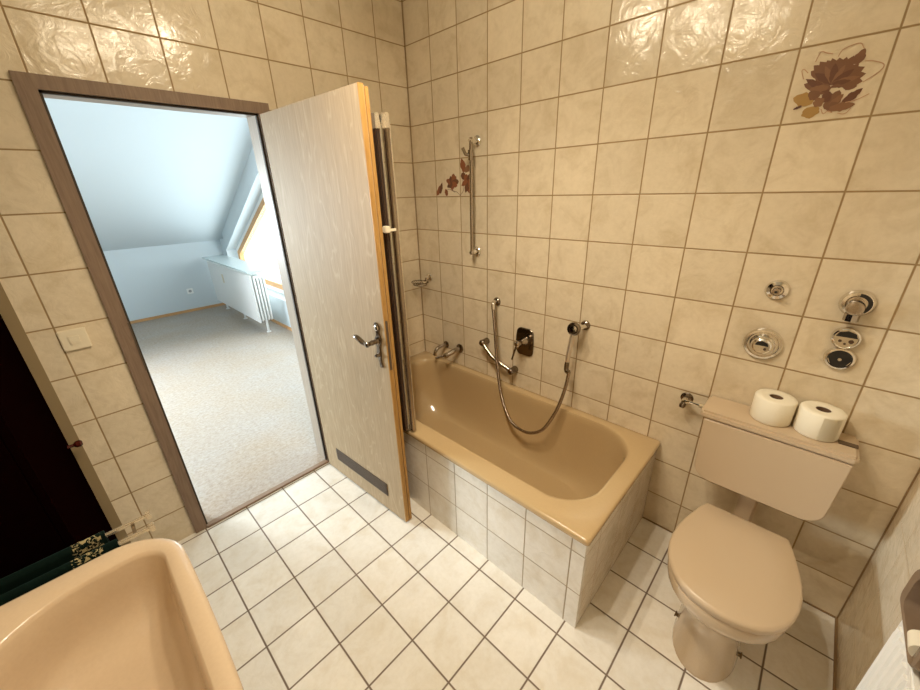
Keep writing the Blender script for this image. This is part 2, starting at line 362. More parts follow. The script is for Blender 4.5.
# ---------------- door leaf ----------------
door = thing('door_1', 'pale wood-grain door standing open into the bathroom', 'door', (0, 0, 0), kind='structure')
ang = math.atan2(-.9986, .053)
LM = Matrix.Translation((-.907, -.05, 0)) @ Matrix.Rotation(ang, 4, 'Z')   # local x along leaf, local y = away from the camera side
def lo(name, bm, mt, parent=door, smooth=35):
    bmesh.ops.transform(bm, matrix=LM, verts=bm.verts); return obj(name, bm, mt, parent, smooth)
bm = box(bmesh.new(), .0, .728, .0, .026, .012, 1.952); lo('door_leaf', bm, M['leaf'], smooth=0)
bm = box(bmesh.new(), .728, .733, .0, .021, .012, 1.952); box(bm, .715, .7332, .026, .040, .012, 1.945); box(bm, -.012, .715, .026, .040, .012, 1.945)
lo('edge_band', bm, M['edge'], smooth=0)['label'] = 'orange wooden rebated edge'
bm = box(bmesh.new(), .7325, .7345, .0045, .0165, .90, 1.125, bev=.0008); lo('lock_plate', bm, M['vent'])
bm = box(bmesh.new(), .125, .605, -.004, .0, .113, .196, bev=.002)
for i in range(9): box(bm, .135, .595, -.0065, -.003, .120+i*.008, .124+i*.008)
lo('vent_grille', bm, M['vent'])['label'] = 'dark brown slatted air vent'
hd = thing('door_handle', None, None); hd.parent = door; 
def plate_outline():
    pts = []
    prof = [(1.118, .004), (1.113, .011), (1.100, .017), (1.085, .017), (1.070, .011), (1.058, .009), (1.045, .014), (1.03, .020), (1.015, .021), (1.0, .015), (.98, .0105), (.96, .0125), (.945, .015), (.93, .013), (.91, .009), (.89, .0075), (.875, .010), (.865, .009), (.858, .004)]
    prof = [(.903+(z-.858)*.804, w_) for z, w_ in prof]
    cx = lambda z: .683 + .004*math.sin((z-.86)*40)
    return [(cx(z)-w_, z) for z, w_ in prof] + [(cx(z)+w_, z) for z, w_ in prof[::-1]]
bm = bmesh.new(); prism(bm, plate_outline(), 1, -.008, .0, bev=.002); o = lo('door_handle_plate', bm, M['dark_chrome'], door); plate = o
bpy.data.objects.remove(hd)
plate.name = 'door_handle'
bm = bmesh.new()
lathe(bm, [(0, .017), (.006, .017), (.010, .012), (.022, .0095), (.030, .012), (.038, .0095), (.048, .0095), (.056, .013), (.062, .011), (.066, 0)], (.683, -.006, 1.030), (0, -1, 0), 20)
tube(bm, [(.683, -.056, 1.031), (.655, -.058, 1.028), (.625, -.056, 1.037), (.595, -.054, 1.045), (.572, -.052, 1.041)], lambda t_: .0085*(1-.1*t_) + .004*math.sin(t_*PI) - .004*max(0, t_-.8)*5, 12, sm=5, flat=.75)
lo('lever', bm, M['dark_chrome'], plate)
bm = bmesh.new(); lathe(bm, [(0, .013), (.003, .013), (.006, .009), (.0065, 0)], (.686, -.008, 1.090), (0, -1, 0), 20); lo('oval_boss', bm, M['chrome'], plate)
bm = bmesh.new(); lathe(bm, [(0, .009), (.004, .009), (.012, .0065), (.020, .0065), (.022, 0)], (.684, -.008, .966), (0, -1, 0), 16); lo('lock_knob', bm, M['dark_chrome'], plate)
bm = bmesh.new()
for z in (.22, 1.72): lathe(bm, [(0, .008), (.09, .008), (.095, .004), (.097, 0)], (-.010, .018, z), (0, 0, 1), 12)
lo('hinge', bm, M['brass'])

# ---------------- bathtub ----------------
tub = thing('bathtub', 'beige enamel bathtub with tiled sides along the back wall', 'bathtub', (-.37, -.84, 0))
X0, X1, Y0, Y1, ZR = -.750, -.002, -1.686, -.002, .490
rings = []
def R_(x0, x1, y0, y1, r_, z): rings.append(rrect(x0, x1, y0, y1, r_, z, 8, 8))
R_(X0+.004, X1, Y0+.004, Y1, .012, .462); R_(X0, X1, Y0, Y1, .014, .468); R_(X0, X1, Y0, Y1, .014, .482); R_(X0+.003, X1, Y0+.003, Y1, .014, .488); R_(X0+.010, X1-.002, Y0+.010, Y1-.002, .014, ZR)
ix0, ix1, iy0, iy1 = -.655, -.052, -1.612, -.075; rr_ = (.17, .15, .18, .19)
R_(ix0-.012, ix1+.012, iy0-.012, iy1+.012, tuple(a+.01 for a in rr_), ZR)
bx0, bx1, by0, by1 = -.545, -.155, -1.40, -.30
prof = [(.0, 0), (.02, .002), (.045, .010), (.065, .022)]   # (inward fraction, depth)
for f, d in [(.00, .001), (.025, .006), (.05, .018), (.075, .04)]:
    R_(ix0+f*.11, ix1-f*.10, iy0+f*.2, iy1-f*.2, rr_, ZR-d)
for s_ in [.12, .25, .4, .55, .7, .8, .88, .94, .98, 1.0]:
    f = .075 + (1-.075)*(s_**1.0)*.45 if s_ < .7 else None
    # side profile: nearly straight taper then a round floor fillet
    dep = .04 + .355*min(1, math.sin(min(1, s_)*PI/2)**.85)
    k = .08 + .92*(1-math.cos(s_*PI/2)**.9)
    R_(ix0+(bx0-ix0)*k, ix1+(bx1-ix1)*k, iy0+(by0-iy0)*k, iy1+(by1-iy1)*k, tuple(a*(1-.12*k) for a in rr_), ZR-dep)
R_(bx0+.12, bx1-.12, by0+.2, by1-.2, .06, ZR-.398)
bm = loft(bmesh.new(), rings, cap1=True); obj('tub_shell', bm, M['tub'], tub, smooth=50)
boxo('tiled_side', (-.738, -.715, -1.6745, -.002, 0, .463), T_apF, tub)['label'] = 'long tiled front of the tub'
boxo('tiled_end', (-.7372, -.002, -1.674, -1.65, 0, .463), T_apE, tub)['label'] = 'short tiled end of the tub'
bm = bmesh.new(); lathe(bm, [(0, .03), (.003, .03), (.004, .024), (.002, .02), (.002, 0)], (-.35, -.42, ZR-.398), (0, 0, 1), 24); obj('drain', bm, M['chrome'], tub)

# folding shower screen: two folded panels hanging on the door-side wall above the tub rim
sc = thing('shower_screen', 'folded two-panel shower screen behind the open door', 'shower screen', (-.74, -.01, .49))
for k, (xc, ye, fm) in enumerate(((-.762, -.722, M['bronze']), (-.737, -.748, M['silver']))):
    z0, z1 = .500, 1.882
    bm = bmesh.new(); box(bm, xc-.009, xc+.009, ye, ye+.026, z0, z1, bev=.003); box(bm, xc-.009, xc+.009, -.05, -.024, z0, z1, bev=.003)
    box(bm, xc-.008, xc+.008, ye+.026, -.05, z0, z0+.025, bev=.002); box(bm, xc-.008, xc+.008, ye+.026, -.05, z1-.025, z1, bev=.002)
    fo = obj('panel_frame', bm, fm, sc)
    boxo('pane', (xc-.002, xc+.002, ye+.024, -.048, z0+.02, z1-.02), M['glass'], fo)
    boxo('end_cap', (xc-.010, xc+.010, ye-.003, ye+.028, z1-.05, z1+.003), M['alu'], fo, bev=.003)
    boxo('edge_strip', (xc+.0085, xc+.0125, ye-.001, ye+.012, z0, z1-.02), M['alu'], fo, bev=.001)
boxo('wall_profile', (-.772, -.708, -.026, -.001, .492, 1.88), M['silver'], sc, bev=.002)
bm = box(bmesh.new(), -.789, -.766, -.748, -.722, 1.466, 1.492, bev=.003); box(bm, -.768, -.742, -.752, -.746, 1.472, 1.482); obj('catch', bm, M['white_plastic'], sc)

# ---------------- wall fittings over the tub ----------------
Xn = (-1, 0, 0)
def rose(bm, y, z, r_=.026, d=.012): lathe(bm, [(0, r_), (d*.4, r_), (d*.8, r_*.8), (d, r_*.55), (d, 0)], (0, y, z), Xn, 28)
rl = thing('shower_rail', 'vertical chrome shower rail on two wall roses', 'shower rail', (0, -.535, 1.28))
for z, yy in ((1.853, -.543), (1.278, -.537)):
    bm = bmesh.new(); rose(bm, yy, z, .027, .014); lathe(bm, [(.0, .012), (.05, .011), (.062, .010), (.064, 0)], (0, yy, z), Xn, 16); obj('wall_bracket', bm, M['chrome'], rl)
bm = bmesh.new(); tube(bm, [(-.052, -.540, 1.266), (-.052, -.543, 1.868)], .0095, 16); obj('rail', bm, M['silver'], rl)
sl = bmesh.new(); lathe(sl, [(0, .015), (.05, .015)], (-.052, -.541, 1.76), (0, 0, 1), 18); tube(sl, [(-.052, -.541, 1.785), (-.075, -.525, 1.79), (-.090, -.518, 1.82)], .009, 10); obj('slider', sl, M['silver'], rl)

sd = thing('soap_dish', 'small chrome wire soap dish in the tub corner', 'soap dish', (0, -.10, 1.068))
bm = bmesh.new(); rose(bm, -.100, 1.068, .026, .016); lathe(bm, [(.01, .010), (.03, .010), (.04, .006), (.04, 0)], (0, -.1, 1.068), Xn, 16); obj('wall_rose', bm, M['chrome'], sd)
bm = bmesh.new()
ring = [(-.078+.052*math.cos(a), -.085+.062*math.sin(a), 1.045) for a in [2*PI*i/28 for i in range(29)]]
tube(bm, ring, .003, 8); tube(bm, [(x_*1.0-.001, y_, 1.028) for x_, y_, _ in [(-.078+.040*math.cos(a), -.085+.050*math.sin(a), 0) for a in [2*PI*i/20 for i in range(21)]]], .0022, 6)
for i in range(6):
    xx = -.115+i*.015; hw = .05*math.sqrt(max(.05, 1-((xx+.078)/.052)**2)); tube(bm, [(xx, -.085-hw, 1.043), (xx, -.085, 1.028), (xx, -.085+hw, 1.043)], .0018, 6, sm=4)
tube(bm, [(-.035, -.1, 1.068), (-.042, -.098, 1.052), (-.045, -.095, 1.045)], .004, 8); obj('wire_basket', bm, M['dark_chrome'], sd)

sp = thing('bath_spout', 'curved chrome bath spout on the wall nearest the corner', 'spout', (0, -.236, .604))
bm = bmesh.new(); rose(bm, -.236, .604, .025, .012); obj('wall_rose', bm, M['dark_chrome'], sp)
bm = bmesh.new(); tube(bm, [(-.008, -.236, .604), (-.05, -.236, .606), (-.085, -.234, .600), (-.105, -.232, .580), (-.110, -.230, .555)], lambda t_: .014-.002*t_, 16, sm=6); obj('spout_pipe', bm, M['silver'], sp)
tp = thing('bath_tap', 'chrome bath tap with lever to the right of the curved spout', 'tap', (0, -.371, .611))
bm = bmesh.new(); rose(bm, -.371, .611, .030, .014); obj('wall_rose', bm, M['dark_chrome'], tp)
bm = bmesh.new(); tube(bm, [(-.008, -.371, .611), (-.05, -.362, .603), (-.105, -.345, .585)], lambda t_: .014+.004*math.sin(t_*PI), 16, sm=5); lathe(bm, [(0, .019), (.02, .019), (.026, .014), (.028, 0)], (-.100, -.347, .587), (-.96, .2, -.2), 18); obj('tap_body', bm, M['silver'], tp)
bm = bmesh.new(); tube(bm, [(-.112, -.343, .582), (-.125, -.315, .575), (-.150, -.280, .560)], .0075, 10, sm=4); obj('lever', bm, M['dark_chrome'], tp)

gh = thing('grab_handle', 'bent chrome grab bar on the wall left of the mixer', 'grab bar', (0, -.72, .66))
for yy, zz in ((-.612, .728), (-.835, .600)):
    bm = bmesh.new(); lathe(bm, [(0, .021), (.03, .020), (.055, .020), (.062, .015), (.063, 0)], (0, yy, zz), Xn, 20); obj('end_post', bm, M['dark_chrome'], gh)
bm = bmesh.new(); tube(bm, [(-.045, -.612, .728), (-.050, -.650, .695), (-.055, -.705, .655), (-.052, -.765, .632), (-.045, -.835, .602)], .0125, 16, sm=6); obj('grip', bm, M['silver'], gh)

mxr = thing('shower_mixer', 'dark chrome single-lever mixer on a rounded wall plate', 'mixer', (0, -.9, .795))
pts = rrect(-.952, -.847, .712, .880, .024, 0, 6, 4); cy_, cz_ = -.899, .795
pts = [(y_ + (.010*(1-((z_-cz_)/.079)**2) if y_ > cy_ else -.006*(1-((z_-cz_)/.079)**2)), z_) for y_, z_, _ in pts]
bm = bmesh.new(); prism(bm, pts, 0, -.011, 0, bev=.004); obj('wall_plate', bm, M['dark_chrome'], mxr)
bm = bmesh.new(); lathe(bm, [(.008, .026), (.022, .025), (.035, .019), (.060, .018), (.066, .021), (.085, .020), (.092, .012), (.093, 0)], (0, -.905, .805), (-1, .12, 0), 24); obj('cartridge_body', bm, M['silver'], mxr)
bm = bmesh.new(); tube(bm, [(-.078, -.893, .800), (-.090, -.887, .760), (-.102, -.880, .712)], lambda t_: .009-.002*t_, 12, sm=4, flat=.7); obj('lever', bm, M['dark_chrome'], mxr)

wo = thing('hose_outlet', 'chrome wall elbow where the shower hose starts', 'water outlet', (0, -.69, 1.0))
bm = bmesh.new(); rose(bm, -.690, .999, .025, .016); obj('wall_rose', bm, M['dark_chrome'], wo)
bm = bmesh.new(); tube(bm, [(-.010, -.690, 1.0), (-.040, -.695, 1.003), (-.056, -.703, .995), (-.060, -.706, .968)], .0125, 14, sm=5); obj('elbow', bm, M['chrome'], wo)
hs = [(-.06, -.707, .972), (-0.065, -0.722, 0.876), (-0.075, -0.747, 0.693), (-0.1, -0.795, 0.502), (-0.12, -0.847, 0.398), (-0.14, -0.916, 0.326), (-0.15, -0.999, 0.308), (-0.15, -1.068, 0.323), (-0.14, -1.13, 0.371), (-0.12, -1.175, 0.466), (-0.1, -1.199, 0.553), (-0.085, -1.217, 0.66), (-0.075, -1.221, 0.735)]
m = mat('metal_hose', (.33, .26, .20), .25, 1); q = NT(m); vec, X = q.pos(); wv = q.n('ShaderNodeTexWave'); wv.bands_direction = 'Z'; wv.inputs['Scale'].default_value = 120; q.l(vec, wv.inputs[0]); q.l(q.bump(wv.outputs['Fac'], .5, .001), q.p.inputs['Normal'])
hose_mat = m
hb = thing('shower_holder', 'chrome wall holder carrying the hand shower', 'shower holder', (0, -1.245, .975))
bm = bmesh.new(); rose(bm, -1.250, .976, .024, .014); obj('wall_rose', bm, M['dark_chrome'], hb)
bm = bmesh.new(); lathe(bm, [(.01, .012), (.035, .013), (.050, .018), (.060, .018), (.064, .010), (.064, 0)], (0, -1.255, .974), (-1, .3, 0), 20); obj('cradle', bm, M['chrome'], hb)
hsh = thing('hand_shower', 'chrome hand shower with long metal hose hanging from the wall holder', 'hand shower', (-.06, -1.22, .75))
bm = bmesh.new(); lathe(bm, [(-.012, .014), (0, .031), (.010, .034), (.018, .032), (.020, .024), (.016, .022), (.016, 0)], (-.066, -1.226, .970), (-1, -.1, .15), 28); obj('shower_head', bm, M['dark_chrome'], hsh)
bm = bmesh.new(); lathe(bm, [(.015, .018), (.019, .016), (.020, 0)], (-.066, -1.226, .970), (-1, -.1, .15), 20); obj('spray_face', bm, M['chrome'], hsh)
bm = bmesh.new(); tube(bm, [(-.066, -1.222, .955), (-.068, -1.214, .90), (-.070, -1.207, .82), (-.070, -1.204, .775)], .011, 14, sm=4); obj('handle', bm, mat('satin_handle', (.75, .68, .58), .3, .9), hsh)
bm = bmesh.new(); tube(bm, [(-.070, -1.204, .785), (-.071, -1.203, .745), (-.073, -1.209, .732), (-.075, -1.221, .733)], .0125, 12, sm=3); obj('hose_nut', bm, M['dark_chrome'], hsh)
bm = bmesh.new(); tube(bm, hs, .009, 12, sm=8); obj('shower_hose', bm, hose_mat, hsh)['label'] = 'flexible metal hose hanging in a loop into the tub'

# ---------------- floral tile decals ----------------
def leafpoly(bm, y0, z0, y1, z1, w_, mi, x, rnd):
    a, b_ = Vector((y0, z0)), Vector((y1, z1)); d = b_-a; n = Vector((-d.y, d.x)).normalized(); L = 9
    up, dn = [], []
    for i in range(L+1):
        t_ = i/L; s_ = math.sin(PI*min(1, .12+t_*.88))**.7*(w_*.5); s_ *= (1+rnd.uniform(-.18, .18))
        c = a+d*t_
        up.append(c+n*s_); dn.append(c-n*s_)
    pts = up + [b_+d*.04] + dn[::-1]
    vs = [bm.verts.new((x, p.x, p.y)) for p in pts]; f = bm.faces.new(vs); f.material_index = mi
def decal(name, segs, lines, label, x0):
    rnd = random.Random(5); bm = bmesh.new(); x = x0
    for s in segs: leafpoly(bm, *s[:5], s[5], x, rnd); x -= .00004
    for L in lines:
        sp_ = smooth_path([(x, a, b_) for a, b_ in L], 6)
        for p, q_ in zip(sp_, sp_[1:]):
            d = (q_-p).normalized(); n = Vector((0, -d.z, d.y))*.0011
            f = bm.faces.new([bm.verts.new(v) for v in (p+n, q_+n, q_-n, p-n)]); f.material_index = 5 if 'large' in label else 4
    me = bpy.data.meshes.new(name)
    for f in bm.faces:
        f.normal_update()
        if f.normal.x > 0: f.normal_flip()
    bm.to_mesh(me); bm.free()
    for m_ in M['flower']: me.materials.append(m_)
    o = bpy.data.objects.new(name, me); C.objects.link(o); return tag(o, label, 'tile decoration')
BIG = [(-1.926, 1.878, -1.863, 1.916, 0.030, 0), (-1.926, 1.878, -1.866, 1.93, 0.030, 0), (-1.926, 1.878, -1.878, 1.937, 0.030, 0), (-1.926, 1.878, -1.894, 1.937, 0.030, 0), (-1.926, 1.878, -1.904, 1.94, 0.030, 0), (-1.926, 1.878, -1.92, 1.938, 0.030, 0), (-1.926, 1.878, -1.935, 1.937, 0.030, 0), (-1.926, 1.878, -1.95, 1.937, 0.030, 0), (-1.926, 1.878, -1.966, 1.914, 0.030, 0), (-1.926, 1.878, -1.98, 1.905, 0.030, 0), (-1.926, 1.878, -1.987, 1.888, 0.030, 0), (-1.926, 1.878, -1.985, 1.87, 0.030, 0), (-1.921, 1.875, -1.874, 1.909, 0.017, 1), (-1.921, 1.875, -1.893, 1.923, 0.013, 3), (-1.921, 1.875, -1.914, 1.926, 0.017, 1), (-1.921, 1.875, -1.937, 1.918, 0.013, 3), (-1.921, 1.875, -1.959, 1.904, 0.017, 1), (-1.921, 1.875, -1.976, 1.883, 0.014, 3), (-1.921, 1.875, -1.96, 1.876, 0.012, 1), (-1.958, 1.915, -1.968, 1.95, 0.0232, 0), (-1.919, 1.858, -1.855, 1.885, 0.030, 0), (-1.917, 1.855, -1.856, 1.898, 0.018, 1), (-1.914, 1.866, -1.871, 1.869, 0.018, 3), (-1.927, 1.809, -1.941, 1.856, 0.034, 0), (-1.927, 1.813, -1.953, 1.845, 0.018, 3), (-1.917, 1.829, -1.916, 1.858, 0.024, 1), (-1.926, 1.807, -1.946, 1.825, 0.024, 0), (-1.956, 1.821, -1.99, 1.853, 0.02, 1), (-1.931, 1.81, -1.985, 1.815, 0.022, 3), (-1.949, 1.862, -1.976, 1.86, 0.0176, 0), (-1.92, 1.867, -1.941, 1.869, 0.0088, 0), (-1.889, 1.837, -1.838, 1.852, 0.034, 2), (-1.897, 1.843, -1.873, 1.862, 0.024, 0), (-1.888, 1.822, -1.891, 1.79, 0.042, 2), (-1.892, 1.825, -1.913, 1.839, 0.024, 3), (-1.864, 1.827, -1.845, 1.82, 0.0072, 4)]
BIGL = [[(-1.868, 1.938), (-1.873, 1.958), (-1.878, 1.961), (-1.887, 1.956), (-1.903, 1.95)], [(-1.916, 1.941), (-1.921, 1.955), (-1.933, 1.961), (-1.955, 1.964), (-1.966, 1.95)], [(-1.976, 1.919), (-1.995, 1.915), (-2.017, 1.903), (-2.012, 1.887), (-1.986, 1.868)], [(-1.851, 1.898), (-1.842, 1.92), (-1.847, 1.923), (-1.858, 1.912)], [(-1.962, 1.822), (-1.985, 1.826), (-2.007, 1.837)], [(-1.912, 1.812), (-1.92, 1.799), (-1.928, 1.805), (-1.94, 1.799)], [(-1.952, 1.797), (-1.964, 1.793), (-1.972, 1.796), (-1.978, 1.807)]]
SM = [(-0.346, 1.654, -0.297, 1.672, 0.034, 6), (-0.346, 1.654, -0.332, 1.692, 0.034, 1), (-0.346, 1.654, -0.381, 1.69, 0.034, 6), (-0.346, 1.654, -0.401, 1.663, 0.034, 1), (-0.346, 1.654, -0.387, 1.637, 0.034, 6), (-0.346, 1.654, -0.345, 1.615, 0.034, 6), (-0.346, 1.654, -0.303, 1.633, 0.034, 1), (-.355, 1.672, -.360, 1.705, .03, 6), (-.33, 1.66, -.31, 1.655, .026, 6), (-0.246, 1.640, -0.212, 1.587, 0.030, 6), (-0.240, 1.600, -0.262, 1.660, 0.026, 1), (-0.3, 1.586, -0.290, 1.625, 0.026, 6), (-0.446, 1.709, -0.424, 1.779, 0.036, 6), (-0.449, 1.712, -0.492, 1.737, 0.032, 3), (-0.43, 1.706, -0.444, 1.668, 0.034, 1), (-0.453, 1.695, -0.489, 1.592, 0.042, 6), (-0.491, 1.695, -0.45, 1.600, 0.040, 1), (-0.467, 1.665, -0.42, 1.638, 0.024, 6), (-.48, 1.67, -.50, 1.61, .03, 6)]
SML = [[(-0.409, 1.585), (-0.386, 1.604), (-0.345, 1.615)], [(-0.409, 1.585), (-0.438, 1.619), (-0.433, 1.662), (-0.429, 1.683)], [(-0.369, 1.604), (-0.319, 1.622), (-0.293, 1.611)]]
decal('flower_decal', BIG, BIGL, 'large brown flower printed on a wall tile above the toilet', -.0006)
decal('flower_decal', SM, SML, 'small reddish brown blossoms printed on two tiles beside the shower rail', -.0006)

# ---------------- wall valves above the cistern ----------------
def valve_small(y, z):
    t_ = thing('stop_valve', 'small round chrome stop valve with square spindle above the big flush disc', 'valve', (0, y, z))
    bm = bmesh.new(); lathe(bm, [(0, .035), (.004, .035), (.012, .030), (.016, .020), (.013, .016), (.013, 0)], (0, y, z), Xn, 32); obj('rosette', bm, M['chrome'], t_)
    bm = bmesh.new(); lathe(bm, [(.012, .013), (.034, .012), (.040, .010), (.041, 0)], (0, y, z), Xn, 8); sp_o = obj('spindle', bm, M['silver'], t_)
    bm = bmesh.new(); lathe(bm, [(.040, .0045), (.0425, .0045), (.0425, 0)], (0, y, z), Xn, 12); obj('spindle_hole', bm, M['black'], sp_o)
valve_small(-1.938, 1.262)
t_ = thing('flush_disc', 'large round chrome concealed valve cover with stepped ring', 'valve', (0, -1.943, 1.058))
bm = bmesh.new(); lathe(bm, [(0, .060), (.005, .060), (.013, .055), (.014, .048), (.009, .045), (.009, .040), (.018, .038), (.030, .034), (.030, .028)], (0, -1.943, 1.058), Xn, 40); obj('cover_ring', bm, M['chrome'], t_)
bm = bmesh.new(); lathe(bm, [(.0095, .0385), (.0135, .0375), (.0135, .030), (.0095, .030)], (0, -1.943, 1.058), Xn, 32); obj('dark_groove', bm, M['dark_chrome'], t_)
bm = bmesh.new(); lathe(bm, [(.022, .030), (.034, .029), (.038, .024), (.036, 0)], (0, -1.943, 1.058), Xn, 32); obj('cap', bm, M['chrome'], t_)
bm = bmesh.new(); prism(bm, [(-1.962, 1.062), (-1.922, 1.062), (-1.927, 1.073), (-1.942, 1.079), (-1.957, 1.073)], 0, -.0395, -.0355); obj('dark_band', bm, M['black'], t_)
bm = bmesh.new(); lathe(bm, [(.036, .0045), (.0395, .0045), (.0395, 0)], (0, -1.954, 1.050), Xn, 12); obj('screw', bm, M['bronze'], t_)
t_ = thing('water_meter_valve', 'chrome wall valve with collar, uppermost of the right-hand column', 'valve', (0, -2.141, 1.245))
bm = bmesh.new(); lathe(bm, [(0, .043), (.005, .043), (.016, .036), (.018, .028), (.014, .024), (.014, 0)], (0, -2.141, 1.250), Xn, 36); obj('rosette', bm, M['chrome'], t_)
bm = bmesh.new(); lathe(bm, [(.010, .023), (.050, .022), (.060, .019), (.062, .012), (.060, 0)], (0, -2.138, 1.243), Xn, 28); obj('valve_cap', bm, M['silver'], t_)
bm = bmesh.new(); lathe(bm, [(0, .019), (.022, .019)], (-.020, -2.139, 1.196), (0, 0, 1), 8); obj('collar_nut', bm, M['silver'], t_)
bm = bmesh.new(); aa = [math.radians(a) for a in range(-50, 91, 14)]; prism(bm, [(-2.141-.034*math.cos(a), 1.250+.034*math.sin(a)) for a in aa] + [(-2.141-.0235*math.cos(a), 1.250+.0235*math.sin(a)) for a in aa[::-1]], 0, -.0195, -.012); obj('shadow_crescent', bm, M['black'], t_)  # black crescent painting in the shadow between rosette and cap
t_ = thing('meter_disc', 'flat chrome disc with a dark band, middle of the right-hand column', 'valve', (0, -2.146, 1.134))
bm = bmesh.new(); lathe(bm, [(0, .037), (.010, .037), (.018, .034), (.020, .030), (.017, .029), (.017, 0)], (0, -2.146, 1.134), Xn, 36); obj('disc', bm, M['chrome'], t_)
for dy, dz, rr in ((.012, -.010, .0045), (-.014, -.008, .0065), (-.001, -.018, .0035)):
    bm = bmesh.new(); lathe(bm, [(.0165, rr), (.0185, rr), (.0185, 0)], (0, -2.146+dy, 1.134+dz), Xn, 12); obj('screw', bm, M['bronze'], t_)
bm = bmesh.new(); prism(bm, [(-2.172, 1.139), (-2.120, 1.139), (-2.126, 1.153), (-2.146, 1.160), (-2.166, 1.153)], 0, -.0185, -.016); obj('dark_band', bm, M['black'], t_)
t_ = thing('dark_disc', 'chrome disc with black centre, lowest of the right-hand column', 'valve', (0, -2.150, 1.060))
bm = bmesh.new(); lathe(bm, [(0, .041), (.004, .041), (.012, .036), (.013, .031), (.009, .029), (.009, 0)], (0, -2.150, 1.060), Xn, 36); obj('disc', bm, M['chrome'], t_)
bm = bmesh.new(); prism(bm, [(-2.150+.029*math.cos(a)*(1 if math.sin(a) > -.2 else .85), 1.060+.032*math.sin(a)) for a in [2*PI*i/18 for i in range(18)]], 0, -.0125, -.009); obj('black_insert', bm, M['black'], t_)
bm = bmesh.new(); lathe(bm, [(.012, .006), (.017, .005), (.017, 0)], (0, -2.150, 1.060), Xn, 12); obj('screw', bm, M['chrome'], t_)

# angle valve left of cistern
t_ = thing('angle_valve', 'small chrome angle valve joined to the left of the cistern', 'valve', (0, -1.746, .75))
bm = bmesh.new(); rose(bm, -1.746, .750, .025, .010); obj('wall_rose', bm, M['dark_chrome'], t_)
bm = bmesh.new(); lathe(bm, [(.005, .012), (.030, .013), (.045, .011), (.047, 0)], (0, -1.746, .750), Xn, 16); tube(bm, [(-.035, -1.746, .748), (-.040, -1.742, .735)], .006, 10); tube(bm, [(-.040, -1.742, .748), (-.050, -1.77, .762)], .009, 10)
obj('valve_body', bm, M['chrome'], t_)
bm = bmesh.new(); tube(bm, [(-.045, -1.745, .757), (-.058, -1.795, .764), (-.062, -1.823, .764)], .0055, 10); lathe(bm, [(0, .009), (.016, .009)], (-.060, -1.806, .764), (0, -1, 0), 6); obj('supply_pipe', bm, M['chrome'], t_)
bm = bmesh.new(); lathe(bm, [(0, .011), (.010, .013), (.020, .010), (.021, 0)], (-.045, -1.745, .742), (-.3, .2, -.9), 10); obj('turn_knob', bm, M['dark_chrome'], t_)

# ---------------- toilet ----------------
wc = thing('toilet', 'beige pedestal toilet with closed lid below the cistern', 'toilet', (-.43, -2.057, 0))
CY = -2.057
def outline(half, z, s=1.0, cx=-.42, dy=0):
    """half: (x, halfwidth) from back to front"""
    P = [(x_, CY+h_) for x_, h_ in half] + [(x_, CY-h_) for x_, h_ in half[::-1] if h_ > 1e-6]
    return [((x_-cx)*s+cx, (y_-CY)*s+CY, z) for x_, y_ in P]
LIDH = [(-.193, .0), (-.193, .06), (-.193, .124), (-.198, .132), (-.24, .146), (-.29, .160), (-.34, .172), (-.39, .181), (-.44, .185), (-.49, .182), (-.535, .172), (-.575, .156), (-.607, .133), (-.632, .105), (-.648, .072), (-.657, .036), (-.660, 0)]
RIM = [(-.20, .0), (-.20, .06), (-.20, .11), (-.205, .120), (-.24, .135), (-.29, .152), (-.34, .165), (-.39, .174), (-.44, .178), (-.49, .175), (-.535, .165), (-.575, .149), (-.607, .126), (-.630, .099), (-.644, .068), (-.652, .034), (-.655, 0)]
FOOT = [(-.22, .0), (-.22, .05), (-.22, .085), (-.225, .092), (-.25, .096), (-.28, .100), (-.32, .102), (-.36, .103), (-.40, .103), (-.44, .103), (-.48, .100), (-.51, .093), (-.54, .081), (-.565, .064), (-.583, .044), (-.593, .022), (-.597, 0)]
def mixo(A, B, k): return [(a[0]+(b_[0]-a[0])*k, a[1]+(b_[1]-a[1])*k) for a, b_ in zip(A, B)]
bm = bmesh.new()
sec = [(0, .0, 1), (.012, 0, 1.0), (.03, 0, .97), (.10, .0, .93), (.18, .0, .90), (.24, .10, .93), (.28, .30, .97), (.308, .60, 1), (.328, .86, 1), (.345, .97, 1), (.36, 1, 1), (.380, 1, 1), (.386, 1, .985)]
loft(bm, [outline(mixo(FOOT, RIM, k), z, s) for z, k, s in sec], True, True)
obj('bowl', bm, M['wc'], wc, smooth=60)
bm = bmesh.new(); loft(bm, [outline(LIDH, .386, .95), outline(LIDH, .389, .972), outline(LIDH, .400, .972), outline(LIDH, .4045, .94)], True, True); obj('seat_ring', bm, M['wc_plastic'], wc, smooth=50)
bm = bmesh.new(); loft(bm, [outline(LIDH, .4045, .985), outline(LIDH, .406, 1), outline(LIDH, .414, 1), outline(LIDH, .420, .988), outline(LIDH, .423, .95), outline(LIDH, .425, .6), outline(LIDH, .4255, .2)], True, True); obj('lid', bm, M['wc_plastic'], wc, smooth=50)
for s in (1, -1):
    bm = bmesh.new(); lathe(bm, [(0, .016), (.03, .014), (.034, .008), (.034, 0)], (-.215, CY+s*.075, .3855), (0, 0, 1), 16); obj('hinge', bm, M['wc_plastic'], wc)
    bm = bmesh.new(); lathe(bm, [(0, .007), (.010, .007), (.012, .011), (.016, .011), (.016, 0)], (-.455, CY+s*.093, .055), (0, s*1.0, .15), 10); obj('fixing_bolt', bm, M['brass'], wc)
